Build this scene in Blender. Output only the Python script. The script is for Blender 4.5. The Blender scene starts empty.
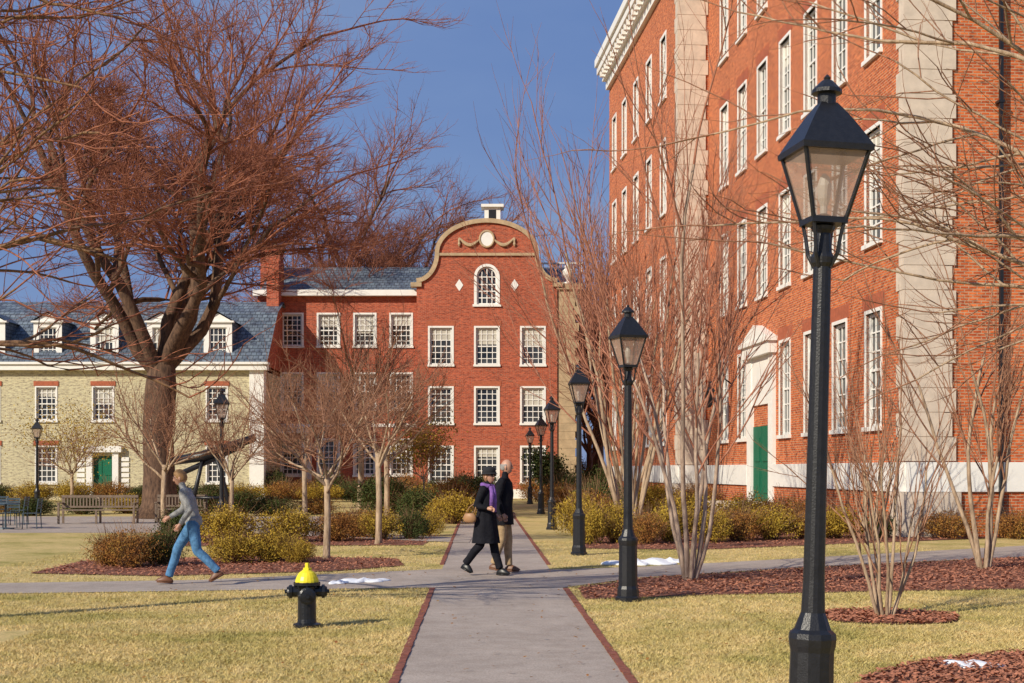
import bpy, math, random
import numpy as np
from mathutils import Vector, Matrix
R=math.radians
scene=bpy.context.scene
COL=scene.collection

# ------------------------------------------------------------ helpers
def link(o,parent=None):
    COL.objects.link(o)
    if parent: o.parent=parent
    return o
def empty(name,loc=(0,0,0),rz=0,scale=1):
    e=bpy.data.objects.new(name,None); COL.objects.link(e)
    e.location=loc; e.rotation_euler=(0,0,rz); e.scale=(scale,)*3
    e.empty_display_size=.2
    return e
class MB:
    def __init__(s): s.v=[]; s.f=[]; s.mi=[]
    def quad(s,a,b,c,d):
        n=len(s.v); s.v+= [tuple(a),tuple(b),tuple(c),tuple(d)]; s.f.append((n,n+1,n+2,n+3))
    def poly(s,pts):
        n=len(s.v); s.v+=[tuple(p) for p in pts]; s.f.append(tuple(range(n,n+len(pts))))
    def box(s,fr,u0,u1,n0,n1,z0,z1):
        n=len(s.v)
        for z in (z0,z1):
            for (u,w) in ((u0,n0),(u1,n0),(u1,n1),(u0,n1)):
                s.v.append(tuple(fr(u,w,z)))
        s.f+= [(n,n+3,n+2,n+1),(n+4,n+5,n+6,n+7),(n,n+1,n+5,n+4),(n+1,n+2,n+6,n+5),(n+2,n+3,n+7,n+6),(n+3,n,n+4,n+7)]
    def lathe(s,prof,seg=16,c=(0,0,0),axis='Z',rot=0):
        n=len(s.v)
        for (r,z) in prof:
            for i in range(seg):
                a=2*math.pi*i/seg+rot
                x,y=r*math.cos(a),r*math.sin(a)
                if axis=='Z': p=(c[0]+x,c[1]+y,c[2]+z)
                elif axis=='X': p=(c[0]+z,c[1]+x,c[2]+y)
                else: p=(c[0]+x,c[1]+z,c[2]+y)
                s.v.append(p)
        for j in range(len(prof)-1):
            for i in range(seg):
                a=n+j*seg+i; b=n+j*seg+(i+1)%seg
                s.f.append((a,b,b+seg,a+seg))
        s.f.append(tuple(n+i for i in range(seg))[::-1])
        s.f.append(tuple(n+(len(prof)-1)*seg+i for i in range(seg)))
    def rings(s,rs,n=20):
        n0=len(s.v)
        for (c,rx,ry) in rs:
            for j in range(n):
                t=2*math.pi*j/n; s.v.append((c[0]+rx*math.cos(t),c[1]+ry*math.sin(t),c[2]))
        for i in range(len(rs)-1):
            for j in range(n):
                a=n0+i*n+j; b=n0+i*n+(j+1)%n; s.f.append((a,b,b+n,a+n))
        s.f.append(tuple(n0+j for j in range(n))[::-1]); s.f.append(tuple(n0+(len(rs)-1)*n+j for j in range(n)))
    def tube(s,pts,rads,k=6,cap=True):
        n0=len(s.v); m=len(pts)
        for i in range(m):
            p=Vector(pts[i])
            if i==0: d=Vector(pts[1])-p
            elif i==m-1: d=p-Vector(pts[i-1])
            else: d=Vector(pts[i+1])-Vector(pts[i-1])
            d.normalize()
            ref=Vector((0.31,0.95,0.05)) if abs(d.y)<.8 else Vector((1,0,0.1))
            a=d.cross(ref).normalized(); b=d.cross(a)
            r=rads[i]
            for j in range(k):
                t=2*math.pi*j/k
                q=p+a*(r*math.cos(t))+b*(r*math.sin(t))
                s.v.append((q.x,q.y,q.z))
        for i in range(m-1):
            for j in range(k):
                a0=n0+i*k+j; b0=n0+i*k+(j+1)%k
                s.f.append((a0,b0,b0+k,a0+k))
        if cap:
            s.f.append(tuple(n0+j for j in range(k))[::-1]); s.f.append(tuple(n0+(m-1)*k+j for j in range(k)))
    def ell(s,c,r,seg=14,rings=9,fn=None):
        n=len(s.v)
        for i in range(rings+1):
            ph=math.pi*i/rings
            for j in range(seg):
                th=2*math.pi*j/seg
                p=Vector((math.sin(ph)*math.cos(th),math.sin(ph)*math.sin(th),math.cos(ph)))
                q=Vector((p.x*r[0],p.y*r[1],p.z*r[2]))
                if fn: q=fn(p,q)
                s.v.append((c[0]+q.x,c[1]+q.y,c[2]+q.z))
        for i in range(rings):
            for j in range(seg):
                a=n+i*seg+j; b=n+i*seg+(j+1)%seg
                s.f.append((a,a+seg,b+seg,b))
    def mesh(s,name,mat,smooth=False):
        me=bpy.data.meshes.new(name); me.from_pydata(s.v,[],s.f)
        mats=mat if isinstance(mat,(list,tuple)) else [mat]
        for m in mats: me.materials.append(m)
        if smooth: me.polygons.foreach_set('use_smooth',[True]*len(me.polygons))
        if s.mi:
            a=np.zeros(len(s.f),dtype=np.int32)
            for (i0,i1,k) in s.mi: a[i0:i1]=k
            me.polygons.foreach_set('material_index',a)
        me.update(); return me
    def obj(s,name,mat,parent=None,smooth=False):
        if not s.v: return None
        return link(bpy.data.objects.new(name,s.mesh(name,mat,smooth)),parent)
def npmesh(name,verts,k,mat):
    me=bpy.data.meshes.new(name); nv=len(verts); nf=nv//k
    me.vertices.add(nv); me.vertices.foreach_set('co',verts.astype(np.float32).ravel())
    me.loops.add(nv); me.loops.foreach_set('vertex_index',np.arange(nv,dtype=np.int32))
    me.polygons.add(nf); me.polygons.foreach_set('loop_start',np.arange(0,nv,k,dtype=np.int32))
    me.polygons.foreach_set('loop_total',np.full(nf,k,dtype=np.int32))
    me.materials.append(mat); me.update(calc_edges=True); return me
def frame(O,U,N):
    O=Vector(O);U=Vector(U).normalized();N=Vector(N).normalized()
    def f(u,n,z): return O+U*u+N*n+Vector((0,0,z))
    return f
ID=lambda u,n,z: Vector((u,n,z))

# ------------------------------------------------------------ materials
def newmat(name):
    m=bpy.data.materials.new(name); m.use_nodes=True
    nt=m.node_tree; b=nt.nodes['Principled BSDF']
    return m,nt,b
def ramp(nt,fac,stops,interp='LINEAR'):
    r=nt.nodes.new('ShaderNodeValToRGB'); e=r.color_ramp.elements
    r.color_ramp.interpolation=interp
    while len(e)<len(stops): e.new(.5)
    for i,(p,c) in enumerate(stops):
        e[i].position=p; e[i].color=(*c,1)
    nt.links.new(fac,r.inputs[0]); return r.outputs[0]
def noise(nt,vec,scale,detail=4,rough=.6):
    n=nt.nodes.new('ShaderNodeTexNoise'); n.inputs['Scale'].default_value=scale
    n.inputs['Detail'].default_value=detail; n.inputs['Roughness'].default_value=rough
    if vec: nt.links.new(vec,n.inputs['Vector'])
    return n.outputs['Fac']
def mix(nt,f,a,b,mode='MIX'):
    m=nt.nodes.new('ShaderNodeMix'); m.data_type='RGBA'; m.blend_type=mode
    for i,val in ((0,f),(6,a),(7,b)):
        if isinstance(val,(int,float)): m.inputs[i].default_value=val
        elif isinstance(val,tuple): m.inputs[i].default_value=(*val,1)
        else: nt.links.new(val,m.inputs[i])
    return m.outputs[2]
def bump(nt,b,h,strength,dist=.02):
    bp=nt.nodes.new('ShaderNodeBump'); bp.inputs['Strength'].default_value=strength
    bp.inputs['Distance'].default_value=dist
    nt.links.new(h,bp.inputs['Height']); nt.links.new(bp.outputs[0],b.inputs['Normal'])
def pos(nt): return nt.nodes.new('ShaderNodeNewGeometry')
def simple(name,c,rough=.6,var=.25,scale=6,metal=0,spec=.5,bmp=0,bscale=60,obj=False):
    m,nt,b=newmat(name)
    if obj: v=nt.nodes.new('ShaderNodeTexCoord').outputs['Object']
    else: v=pos(nt).outputs['Position']
    f=noise(nt,v,scale,5)
    lo=tuple(x*(1-var) for x in c); hi=tuple(min(1,x*(1+var)) for x in c)
    nt.links.new(ramp(nt,f,[(.3,lo),(.7,hi)]),b.inputs['Base Color'])
    b.inputs['Roughness'].default_value=rough; b.inputs['Metallic'].default_value=metal
    b.inputs['Specular IOR Level'].default_value=spec
    if bmp: bump(nt,b,noise(nt,v,bscale,3),bmp)
    return m
def brickmat(name,c1,c2,mortar,bw=.22,rh=.075,ms=.011,var=.5,rough=.85):
    m,nt,b=newmat(name)
    g=pos(nt)
    cr=nt.nodes.new('ShaderNodeVectorMath'); cr.operation='CROSS_PRODUCT'
    nt.links.new(g.outputs['True Normal'],cr.inputs[0]); cr.inputs[1].default_value=(0,0,1)
    nm=nt.nodes.new('ShaderNodeVectorMath'); nm.operation='NORMALIZE'; nt.links.new(cr.outputs[0],nm.inputs[0])
    dt=nt.nodes.new('ShaderNodeVectorMath'); dt.operation='DOT_PRODUCT'
    nt.links.new(g.outputs['Position'],dt.inputs[0]); nt.links.new(nm.outputs[0],dt.inputs[1])
    sp=nt.nodes.new('ShaderNodeSeparateXYZ'); nt.links.new(g.outputs['Position'],sp.inputs[0])
    cb=nt.nodes.new('ShaderNodeCombineXYZ'); nt.links.new(dt.outputs['Value'],cb.inputs[0]); nt.links.new(sp.outputs[2],cb.inputs[1])
    bt=nt.nodes.new('ShaderNodeTexBrick'); nt.links.new(cb.outputs[0],bt.inputs['Vector'])
    bt.inputs['Scale'].default_value=1; bt.inputs['Brick Width'].default_value=bw; bt.inputs['Row Height'].default_value=rh
    bt.inputs['Mortar Size'].default_value=ms; bt.inputs['Mortar Smooth'].default_value=.2; bt.inputs['Bias'].default_value=-.1
    bt.inputs['Color1'].default_value=(*c1,1); bt.inputs['Color2'].default_value=(*c2,1); bt.inputs['Mortar'].default_value=(*mortar,1)
    f=noise(nt,g.outputs['Position'],.35,6,.65)
    v=ramp(nt,f,[(.3,(1-var,)*3),(.7,(1.,)*3)])
    mp=nt.nodes.new('ShaderNodeMapping'); mp.inputs['Scale'].default_value=(1/bw,1/rh,1); nt.links.new(cb.outputs[0],mp.inputs[0])
    f2=noise(nt,mp.outputs[0],.9,3,.7)
    v2=ramp(nt,f2,[(.3,(.40,.36,.40)),(.5,(.95,)*3),(.75,(1.25,1.3,1.2))])
    c=mix(nt,1.,bt.outputs['Color'],v,'MULTIPLY'); c=mix(nt,1.,c,v2,'MULTIPLY')
    nt.links.new(c,b.inputs['Base Color']); b.inputs['Roughness'].default_value=rough
    b.inputs['Specular IOR Level'].default_value=.2
    inv=nt.nodes.new('ShaderNodeMath'); inv.operation='SUBTRACT'; inv.inputs[0].default_value=1; nt.links.new(bt.outputs['Fac'],inv.inputs[1])
    bump(nt,b,inv.outputs[0],.5,.01)
    return m
M={}
M['brick']=brickmat('red_brick',(.74,.175,.048),(.44,.070,.022),(.54,.32,.20),ms=.013,var=.18)
M['brick2']=brickmat('red_brick_far',(.62,.11,.042),(.38,.058,.024),(.40,.20,.14),ms=.013,var=.2)
M['cream']=brickmat('cream_painted_brick',(.66,.59,.39),(.62,.55,.36),(.54,.48,.32),var=.12)
M['slate']=brickmat('slate_roof',(.20,.24,.29),(.12,.15,.20),(.05,.06,.07),bw=.3,rh=.22,ms=.02,var=.35,rough=.5)
M['white']=simple('white_paint',(.80,.78,.73),.5,.05,3)
M['stone']=simple('limestone',(.60,.50,.40),.8,.14,3,bmp=.3)
M['tan']=simple('tan_stone',(.44,.32,.19),.8,.2,3)
M['green']=simple('green_door_paint',(.012,.13,.07),.5,.1,spec=.2)
M['blind']=simple('window_blind',(.5,.47,.4),.8,.1,1)
M['lintel']=simple('brick_lintel',(.38,.10,.045),.8,.2)
def glassmat():
    m,nt,b=newmat('window_glass')
    f=noise(nt,pos(nt).outputs['Position'],.9,3)
    nt.links.new(ramp(nt,f,[(.35,(.012,.014,.018)),(.7,(.07,.075,.08))]),b.inputs['Base Color'])
    b.inputs['Roughness'].default_value=.06
    bump(nt,b,noise(nt,pos(nt).outputs['Position'],1.2,1),.15,.1)
    return m
M['glass']=glassmat()
def barkmat(name,c1,c2,rough=.9):
    m,nt,b=newmat(name); v=nt.nodes.new('ShaderNodeTexCoord').outputs['Object']
    mp=nt.nodes.new('ShaderNodeMapping'); mp.inputs['Scale'].default_value=(1,1,.25); nt.links.new(v,mp.inputs[0])
    f=noise(nt,mp.outputs[0],14,5,.7)
    nt.links.new(ramp(nt,f,[(.35,c1),(.65,c2)]),b.inputs['Base Color']); b.inputs['Roughness'].default_value=rough
    b.inputs['Specular IOR Level'].default_value=.2
    bump(nt,b,f,.8,.03); return m
M['bark_elm']=barkmat('elm_bark',(.05,.030,.022),(.18,.105,.065))
M['twig_elm']=barkmat('elm_twigs',(.19,.065,.04),(.42,.17,.10))
M['bark_red']=barkmat('reddish_twig_bark',(.26,.10,.06),(.48,.22,.14))
M['bark_tan']=barkmat('tan_bark',(.24,.16,.10),(.54,.40,.27))
M['twig_brown']=barkmat('brown_twigs',(.20,.095,.055),(.44,.23,.14))
M['bark_brown']=barkmat('brown_bark',(.10,.055,.035),(.30,.17,.09))
M['bark_grey']=barkmat('grey_pink_bark',(.28,.19,.14),(.58,.44,.33))
M['iron']=simple('black_iron',(.012,.012,.014),.38,.3,30,bmp=.15,bscale=90)
def leafmat(name,stops,scale=3):
    m,nt,b=newmat(name); g=pos(nt)
    f=noise(nt,g.outputs['Position'],scale,5,.8)
    c=ramp(nt,f,stops)
    f2=noise(nt,g.outputs['Position'],40,2)
    c=mix(nt,1.,c,ramp(nt,f2,[(.3,(.5,)*3),(.6,(1.2,)*3)]),'MULTIPLY')
    nt.links.new(c,b.inputs['Base Color']); b.inputs['Roughness'].default_value=.75; b.inputs['Specular IOR Level'].default_value=.15
    return m
M['leaf_yel']=leafmat('olive_yellow_leaves',[(.3,(.20,.11,.022)),(.5,(.40,.26,.035)),(.7,(.52,.38,.05))])
M['leaf_grn']=leafmat('dark_green_leaves',[(.3,(.02,.032,.01)),(.5,(.06,.08,.02)),(.75,(.14,.10,.035))])
M['leaf_brn']=leafmat('brown_leaves',[(.3,(.16,.05,.018)),(.5,(.32,.14,.035)),(.7,(.34,.25,.045))])
def lawnmat(name='lawn_grass',k=1.0):
    m,nt,b=newmat(name); g=pos(nt).outputs['Position']
    f=noise(nt,g,.5,7,.72)
    c=ramp(nt,f,[(.3,(.30*k,.27*k,.075*k)),(.42,(.50*k,.40*k,.15*k)),(.58,(.68*k,.51*k,.235*k)),(.72,(.42*k,.35*k,.11*k))])
    f2=noise(nt,g,28,4,.8)
    c=mix(nt,1.,c,ramp(nt,f2,[(.3,(.5,)*3),(.55,(1.,)*3),(.75,(1.2,)*3)]),'MULTIPLY')
    f3=noise(nt,g,4.5,4,.75)
    c=mix(nt,1.,c,ramp(nt,f3,[(.32,(.70,.74,.62)),(.55,(1.,)*3)]),'MULTIPLY')
    nt.links.new(c,b.inputs['Base Color']); b.inputs['Roughness'].default_value=.9; b.inputs['Specular IOR Level'].default_value=.1
    bump(nt,b,f2,.5,.03); return m
M['lawn']=lawnmat(k=1.05)
M['blade']=lawnmat('grass_blades',1.2)
def pathmat():
    m,nt,b=newmat('path_surface'); g=pos(nt).outputs['Position']
    f=noise(nt,g,.8,5,.6); c=ramp(nt,f,[(.3,(.38,.315,.265)),(.7,(.50,.42,.355))])
    f2=noise(nt,g,60,3,.8); c=mix(nt,1.,c,ramp(nt,f2,[(.3,(.6,)*3),(.6,(1.08,)*3)]),'MULTIPLY')
    f3=noise(nt,g,3.5,4,.7); c=mix(nt,1.,c,ramp(nt,f3,[(.3,(.82,.80,.78)),(.6,(1.,)*3)]),'MULTIPLY')
    nt.links.new(c,b.inputs['Base Color']); b.inputs['Roughness'].default_value=.85
    bump(nt,b,f2,.4,.01); return m
M['path']=pathmat()
M['edge']=simple('brick_edging',(.24,.075,.045),.85,.4,14,bmp=.5)
M['mulch']=simple('mulch',(.20,.072,.040),.95,.55,22,bmp=1,bscale=40)
M['chip']=simple('mulch_chip',(.40,.155,.085),.9,.5,30)
M['snow']=simple('snow',(.82,.84,.88),.6,.05,10,bmp=.4,bscale=20)
M['wood']=simple('weathered_wood',(.19,.135,.095),.8,.3,12)

# ------------------------------------------------------------ ground
def sheet(name,pts,z,mat):
    mb=MB(); mb.poly([(x,y,z) for x,y in pts]); return mb.obj(name,mat)
g=MB(); S=900
g.poly([(-S,-S,0),(S,-S,0),(S,S,0),(-S,S,0)]); g.obj('ground_lawn',M['lawn'])
cx=lambda y:.26-.022*y
sheet('path',[(cx(-20)-.92,-20),(cx(-20)+.92,-20),(cx(78)+.92,78),(cx(78)-.92,78)],.004,M['path'])
crossL=[(-60,10.5),(-7,19.5),(-1.12,20.5),(.75,20.5),(2.0,22.4),(5,24.7),(10,27.8),(30,38)]
crossU=[(30,43.5),(11.4,31.8),(5.4,27.2),(2.4,25.0),(.8,24.2),(-1.25,24.3),(-4.8,21.9),(-7.7,21.3),(-60,13)]
sheet('cross_path',crossL+crossU,.008,M['path'])
def edging(name,y0,y1,side):
    mb=MB()
    y=y0; rng=random.Random(3+int(y0)+side)
    while y<y1:
        x=cx(y)+side*(.92+.035); w=.035+rng.uniform(-.006,.006); h=.012+rng.uniform(0,.008)
        mb.box(ID,x-w,x+w,y+.004,y+.2,0,h); y+=.205
    return mb.obj(name,M['edge'])
edging('path_edging',6,20.3,-1); edging('path_edging',6,20.3,1)
edging('path_edging',25.5,60,-1); edging('path_edging',25.5,60,1)
sheet('courtyard_pavement',[(-60,38),(-9,38.5),(-6,41),(-6,52),(-60,52)],.004,M['path'])
sheet('path',[(-1.0,33),(-1.0,35.5),(-9,42),(-9,39.5)],.0125,M['path'])
beds={'a':[(.95,18.6),(2.5,19.2),(5,19.8),(9,20.5),(14,20.6),(14,29.8),(10,27.6),(5,24.5),(2.05,22.2),(.95,20.4)],
'b':[(2.5,10.6),(2.9,11.7),(3.65,12.6),(4.8,13.3),(8,14),(8,9),(3,9.5)],
'c':[(-7.9,23.3),(-5.6,22.7),(-3.0,23.8),(-1.9,25.2),(-2.2,27.2),(-5,28),(-8,26.5)],
'e':[(-9,31.5),(-2,32),(-1.9,36.5),(-9,37.5)],
'f':[(1.6,30.6),(4,30.2),(9,33.5),(16,38),(9.5,41),(4,42),(1.6,38)],
'g':[(4.5,42),(9.8,38),(8.6,56),(5,56)]}
beds['d']=[(4.3+.85*math.cos(t)*(1+.06*math.sin(5*t)),16.4+.8*math.sin(t)) for t in np.linspace(0,2*math.pi,28)[:-1]]
def inpoly(x,y,poly):
    ins=np.zeros(len(x),bool); n=len(poly)
    for i in range(n):
        x0,y0=poly[i]; x1,y1=poly[(i+1)%n]
        if y0==y1: continue
        c=((y0>y)!=(y1>y))&(x<(x1-x0)*(y-y0)/(y1-y0)+x0); ins^=c
    return ins
nr=np.random.RandomState(7)
def chips(poly,density):
    P=np.array(poly); lo=P.min(0); hi=P.max(0); n=int((hi[0]-lo[0])*(hi[1]-lo[1])*density)
    x=nr.uniform(lo[0]-.03,hi[0]+.03,n); y=nr.uniform(lo[1]-.03,hi[1]+.03,n); k=inpoly(x,y,poly); return x[k],y[k]
def quads_at(x,y,z,sx,sy,tilt):
    n=len(x); c=np.stack([x,y,z],1)
    a=nr.uniform(0,2*np.pi,n); t=nr.uniform(-tilt,tilt,n); t2=nr.uniform(-tilt,tilt,n)
    U=np.stack([np.cos(a),np.sin(a),np.sin(t)],1)*sx[:,None]; V=np.stack([-np.sin(a),np.cos(a),np.sin(t2)],1)*sy[:,None]
    return np.stack([c-U-V,c+U-V,c+U+V,c-U+V],1).reshape(-1,3)
mulch=empty('mulch_bed')
for k,p in beds.items():
    mb=MB(); mb.poly([(x,y,.012) for x,y in p]); mb.obj('soil',M['mulch'],mulch)
    d={'a':260,'b':900,'c':150,'d':1200}.get(k,70)
    x,y=chips(p,d); n=len(x)
    v=quads_at(x,y,nr.uniform(.02,.045,n),nr.uniform(.012,.035,n),nr.uniform(.006,.014,n),.5)
    link(bpy.data.objects.new('chips',npmesh('chips',v,4,M['chip'])),mulch)
def blades(x0,x1,y0,y1,dens,h):
    n=int((x1-x0)*(y1-y0)*dens); x=nr.uniform(x0,x1,n); y=nr.uniform(y0,y1,n)
    ok=np.abs(x-(.26-.022*y))>.98+nr.uniform(0,.05,n)
    ok&=(np.abs(x)<.37*y+.3)
    ok&=~inpoly(x,y,crossL+crossU)
    for k,p in beds.items(): ok&=~inpoly(x,y,p)
    x=x[ok];y=y[ok];n=len(x)
    a=nr.uniform(0,2*np.pi,n); w=nr.uniform(.003,.006,n); hh=h*nr.uniform(.4,1.1,n)
    l=nr.uniform(.5,1.9,n)*hh; b=nr.uniform(0,2*np.pi,n)
    c=np.stack([x,y,np.zeros(n)],1); U=np.stack([np.cos(a)*w,np.sin(a)*w,np.zeros(n)],1)
    T=c+np.stack([np.cos(b)*l,np.sin(b)*l,hh],1)
    return np.stack([c-U,c+U,T],1).reshape(-1,3)
bl=np.concatenate([blades(-5,6,10.4,15,2600,.032),blades(-8,8,15,21,1100,.036),blades(-9,9,21,34,300,.04)])
link(bpy.data.objects.new('grass',npmesh('grass',bl,3,M['blade'])))
# a few fallen leaves on lawn and path
x=nr.uniform(-5,5,500); y=nr.uniform(10.5,24,500)
v=quads_at(x,y,nr.uniform(.02,.035,500),nr.uniform(.01,.024,500),nr.uniform(.008,.014,500),.35)
link(bpy.data.objects.new('fallen_leaves',npmesh('fallen_leaves',v,4,M['leaf_brn'])))
def snow(cxx,cy,rx,ry,h,seed):
    mb=MB(); rg=random.Random(seed); ph=[rg.uniform(0,6) for _ in range(4)]
    def fn(p,q):
        t=math.atan2(p.y,p.x); k=1+.25*math.sin(2*t+ph[0])+.16*math.sin(5*t+ph[1])+.1*math.sin(9*t+ph[2])
        return Vector((q.x*k,q.y*k,max(q.z,-.01)*(1+.4*math.sin(9*p.x+ph[3]))))
    mb.ell((cxx,cy,.012),(rx,ry,h),30,12,fn); mb.obj('snow_patch',M['snow'],None,True)
snow(-2.25,21.6,.3,.3,.04,1); snow(-2.6,21.3,.15,.2,.03,2); snow(2.3,25.6,.5,.5,.09,3); snow(2.9,26.2,.25,.35,.06,4); snow(3.95,12.3,.28,.16,.035,5)

# ------------------------------------------------------------ building kit
class Building:
    def __init__(s,name):
        s.e=empty(name); s.p={}
    def mb(s,part):
        return s.p.setdefault(part,MB())
    def finish(s,mats):
        for k,m in s.p.items(): m.obj(k,M[mats[k]],s.e)
def wall(mb,fr,u0,u1,z0,z1,ops,depth=.22,n=0):
    us=sorted(set([u0,u1]+[o[0] for o in ops]+[o[1] for o in ops])); zs=sorted(set([z0,z1]+[o[2] for o in ops]+[o[3] for o in ops]))
    for i in range(len(us)-1):
        for j in range(len(zs)-1):
            cu=(us[i]+us[i+1])/2; cz=(zs[j]+zs[j+1])/2
            if any(o[0]<cu<o[1] and o[2]<cz<o[3] for o in ops): continue
            mb.quad(fr(us[i],n,zs[j]),fr(us[i+1],n,zs[j]),fr(us[i+1],n,zs[j+1]),fr(us[i],n,zs[j+1]))
    for o in ops:
        a,b,c,d=o
        mb.quad(fr(a,n,c),fr(a,n-depth,c),fr(a,n-depth,d),fr(a,n,d)); mb.quad(fr(b,n,c),fr(b,n-depth,c),fr(b,n-depth,d),fr(b,n,d))
        mb.quad(fr(a,n,d),fr(b,n,d),fr(b,n-depth,d),fr(a,n-depth,d)); mb.quad(fr(a,n,c),fr(b,n,c),fr(b,n-depth,c),fr(a,n-depth,c))
wr=random.Random(11)
def window(B,fr,u0,u1,z0,z1,cols=3,rows=4,trim=.1,fw=.08,mu=.035,n=0,sill=True,blindp=.4,proud=.03):
    t=B.mb('window_trim'); gl=B.mb('window_glass')
    d=n-.16
    gl.quad(fr(u0,d,z0),fr(u1,d,z0),fr(u1,d,z1),fr(u0,d,z1))
    t.box(fr,u0,u0+fw,d+.004,d+.07,z0,z1); t.box(fr,u1-fw,u1,d+.004,d+.07,z0,z1)
    t.box(fr,u0+fw,u1-fw,d+.004,d+.07,z0,z0+fw); t.box(fr,u0+fw,u1-fw,d+.004,d+.07,z1-fw,z1)
    zm=(z0+z1)/2; t.box(fr,u0+fw,u1-fw,d+.004,d+.06,zm-fw*.4,zm+fw*.4)
    for i in range(1,cols):
        u=u0+(u1-u0)*i/cols; t.box(fr,u-mu/2,u+mu/2,d+.004,d+.04,z0+fw,z1-fw)
    for j in range(1,rows):
        if rows%2==0 and j==rows//2: continue
        z=z0+(z1-z0)*j/rows; t.box(fr,u0+fw,u1-fw,d+.004,d+.038,z-mu/2,z+mu/2)
    if trim:
        t.box(fr,u0-trim,u0,n-.12,n+proud,z0,z1+trim); t.box(fr,u1,u1+trim,n-.12,n+proud,z0,z1+trim)
        t.box(fr,u0,u1,n-.12,n+proud+.002,z1,z1+trim)
    if sill: t.box(fr,u0-trim-.04,u1+trim+.04,n-.15,n+.1,z0-.12,z0)
    if wr.random()<blindp:
        k=wr.uniform(.25,.6); bl=B.mb('window_blinds')
        bl.quad(fr(u0+fw,d+.002,z1-(z1-z0)*k),fr(u1-fw,d+.002,z1-(z1-z0)*k),fr(u1-fw,d+.002,z1),fr(u0+fw,d+.002,z1))
MATS={'walls':'brick','window_trim':'white','window_glass':'glass','window_blinds':'blind','quoins':'stone','base_band':'white','cornice':'white','roof':'slate','door':'green','portal':'white','plinth':'brick','plinth_stone':'stone','lintels':'lintel','downpipe_and_panel':'iron','coping':'tan','ornament':'white','chimney':'brick','chimney_cap':'white','lantern':'iron','steps':'stone','side_pier':'tan'}
# ---- right hand large brick building
B=Building('brick_academic_building')
C0=Vector((9.95,36,0)); U=Vector((-.079,1,0)).normalized(); N=Vector((-1,-.079,0)).normalized()
F1=frame(C0,U,N); L1=23.0
rows=[(2.87,5.95),(7.85,10.9),(12.9,16.0),(17.9,20.6)]
cols=[2.4+2.95*k for k in range(7)]
HW=22.6
ops=[]
for r,(a,b) in enumerate(rows):
    for k,c in enumerate(cols):
        if r==0 and k in (4,): continue
        ops.append((c-.6,c+.6,a,b))
wall(B.mb('walls'),F1,0,L1,1.9,HW,ops)
for o in ops: window(B,F1,*o,cols=3,rows=6,trim=.1,fw=.09,mu=.04)
for o in ops:
    B.mb('lintels').box(F1,o[0]-.3,o[1]+.3,-.01,.012,o[3]+.1,o[3]+.5)
def base(Fr,u0,u1,n=0):
    wall(B.mb('plinth'),Fr,u0,u1,0,1.15,[],n=n+.06)
    B.mb('base_band').box(Fr,u0,u1,n-.1,n+.13,1.15,1.9)
base(F1,0,12.4); base(F1,16.0,L1)
P0=C0+U*L1+N*1.25; F2=frame(P0,U,N); L2=19.5
ops=[(c-.6,c+.6,a,b) for (a,b) in rows for c in (3.4,7.0,10.6,14.2,17.6)]
wall(B.mb('walls'),F2,0,L2,1.9,HW,ops)
for o in ops: window(B,F2,*o,cols=3,rows=6,trim=.14,fw=.12,mu=.06)
base(F2,0,L2)
Ue=Vector((1,.079,0)).normalized(); Ne=Vector((.079,-1,0)).normalized()
Fp=frame(P0,Ue,Ne); wall(B.mb('walls'),Fp,0,1.25,1.9,HW,[]); base(Fp,0,1.25)
Fpe=frame(P0+U*L2,Ue,Vector((-.079,1,0))); wall(B.mb('walls'),Fpe,0,14,0,HW,[])
F3=frame(C0,Ue,Ne); 
wall(B.mb('walls'),F3,0,22,1.9,HW,[]); base(F3,0,22)
def quoins(Fr,w,side,z0,z1,h=.62):
    z=z0;i=0
    while z<z1-.1:
        zz=min(z+h,z1); ww=w if i%2==0 else w-.1; ss=side if i%2 else side-.2
        B.mb('quoins').box(Fr,-.06,ww,-ss,.07,z+.012,zz-.012); z=zz;i+=1
    B.mb('quoins').box(Fr,-.045,w-.3,-side+.25,.055,z0,z1)
quoins(F3,1.3,.5,1.92,HW-.02); quoins(Fp,1.22,.6,1.92,HW-.02)
B.mb('plinth_stone').box(F3,-.16,1.4,-.7,.17,0,1.14); 
B.mb('plinth_stone').box(Fp,-.16,1.22,-.8,.14,0,1.14)
B.mb('downpipe_and_panel').box(F3,2.38,2.47,.14,.24,0,HW); 
for z in range(2,22,3): B.mb('downpipe_and_panel').box(F3,2.34,2.51,.02,.26,z,z+.06)
for (Fr,u0,u1) in ((F1,-.0,L1-1.5),(F2,-.0,L2),(F3,0,22),(Fp,0,1.25)):
    for (pr,z0,z1) in ((.2,22.6,23.05),(.4,23.05,23.4),(.7,23.4,23.8),(.82,23.8,24.2)):
        B.mb('cornice').box(Fr,u0-(pr if Fr in(F1,F2) else 0),u1,-.3,pr+(.003 if Fr is F3 else 0),z0,z1)
    if Fr in (F1,F2):
        u=u0+.5
        while u<u1-.3:
            B.mb('cornice').box(Fr,u,u+.25,.4,.64,23.08,23.398); u+=.75
B.mb('cornice').box(F1,-1,L1+L2,-14,-.31,23.7,24.15)
B.mb('roof').poly([F1(-.7,.7,24.22),F1(L1+L2,.7,24.22),F1(L1+L2,-6,28),F1(-.7,-6,28)])
pc=14.2
B.mb('portal').box(F1,pc-1.8,pc-1.2,-.2,.12,.6,5.7); B.mb('portal').box(F1,pc+1.2,pc+1.8,-.2,.12,.6,5.7)
B.mb('portal').box(F1,pc-1.2,pc+1.2,-.2,.08,4.0,5.7)
B.mb('portal').box(F1,pc-1.9,pc+1.9,-.2,.3,5.7,6.1)
B.mb('portal').box(F1,pc-2.0,pc+2.0,-.2,.4,6.1,6.25)
pm=B.mb('portal'); 
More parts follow.
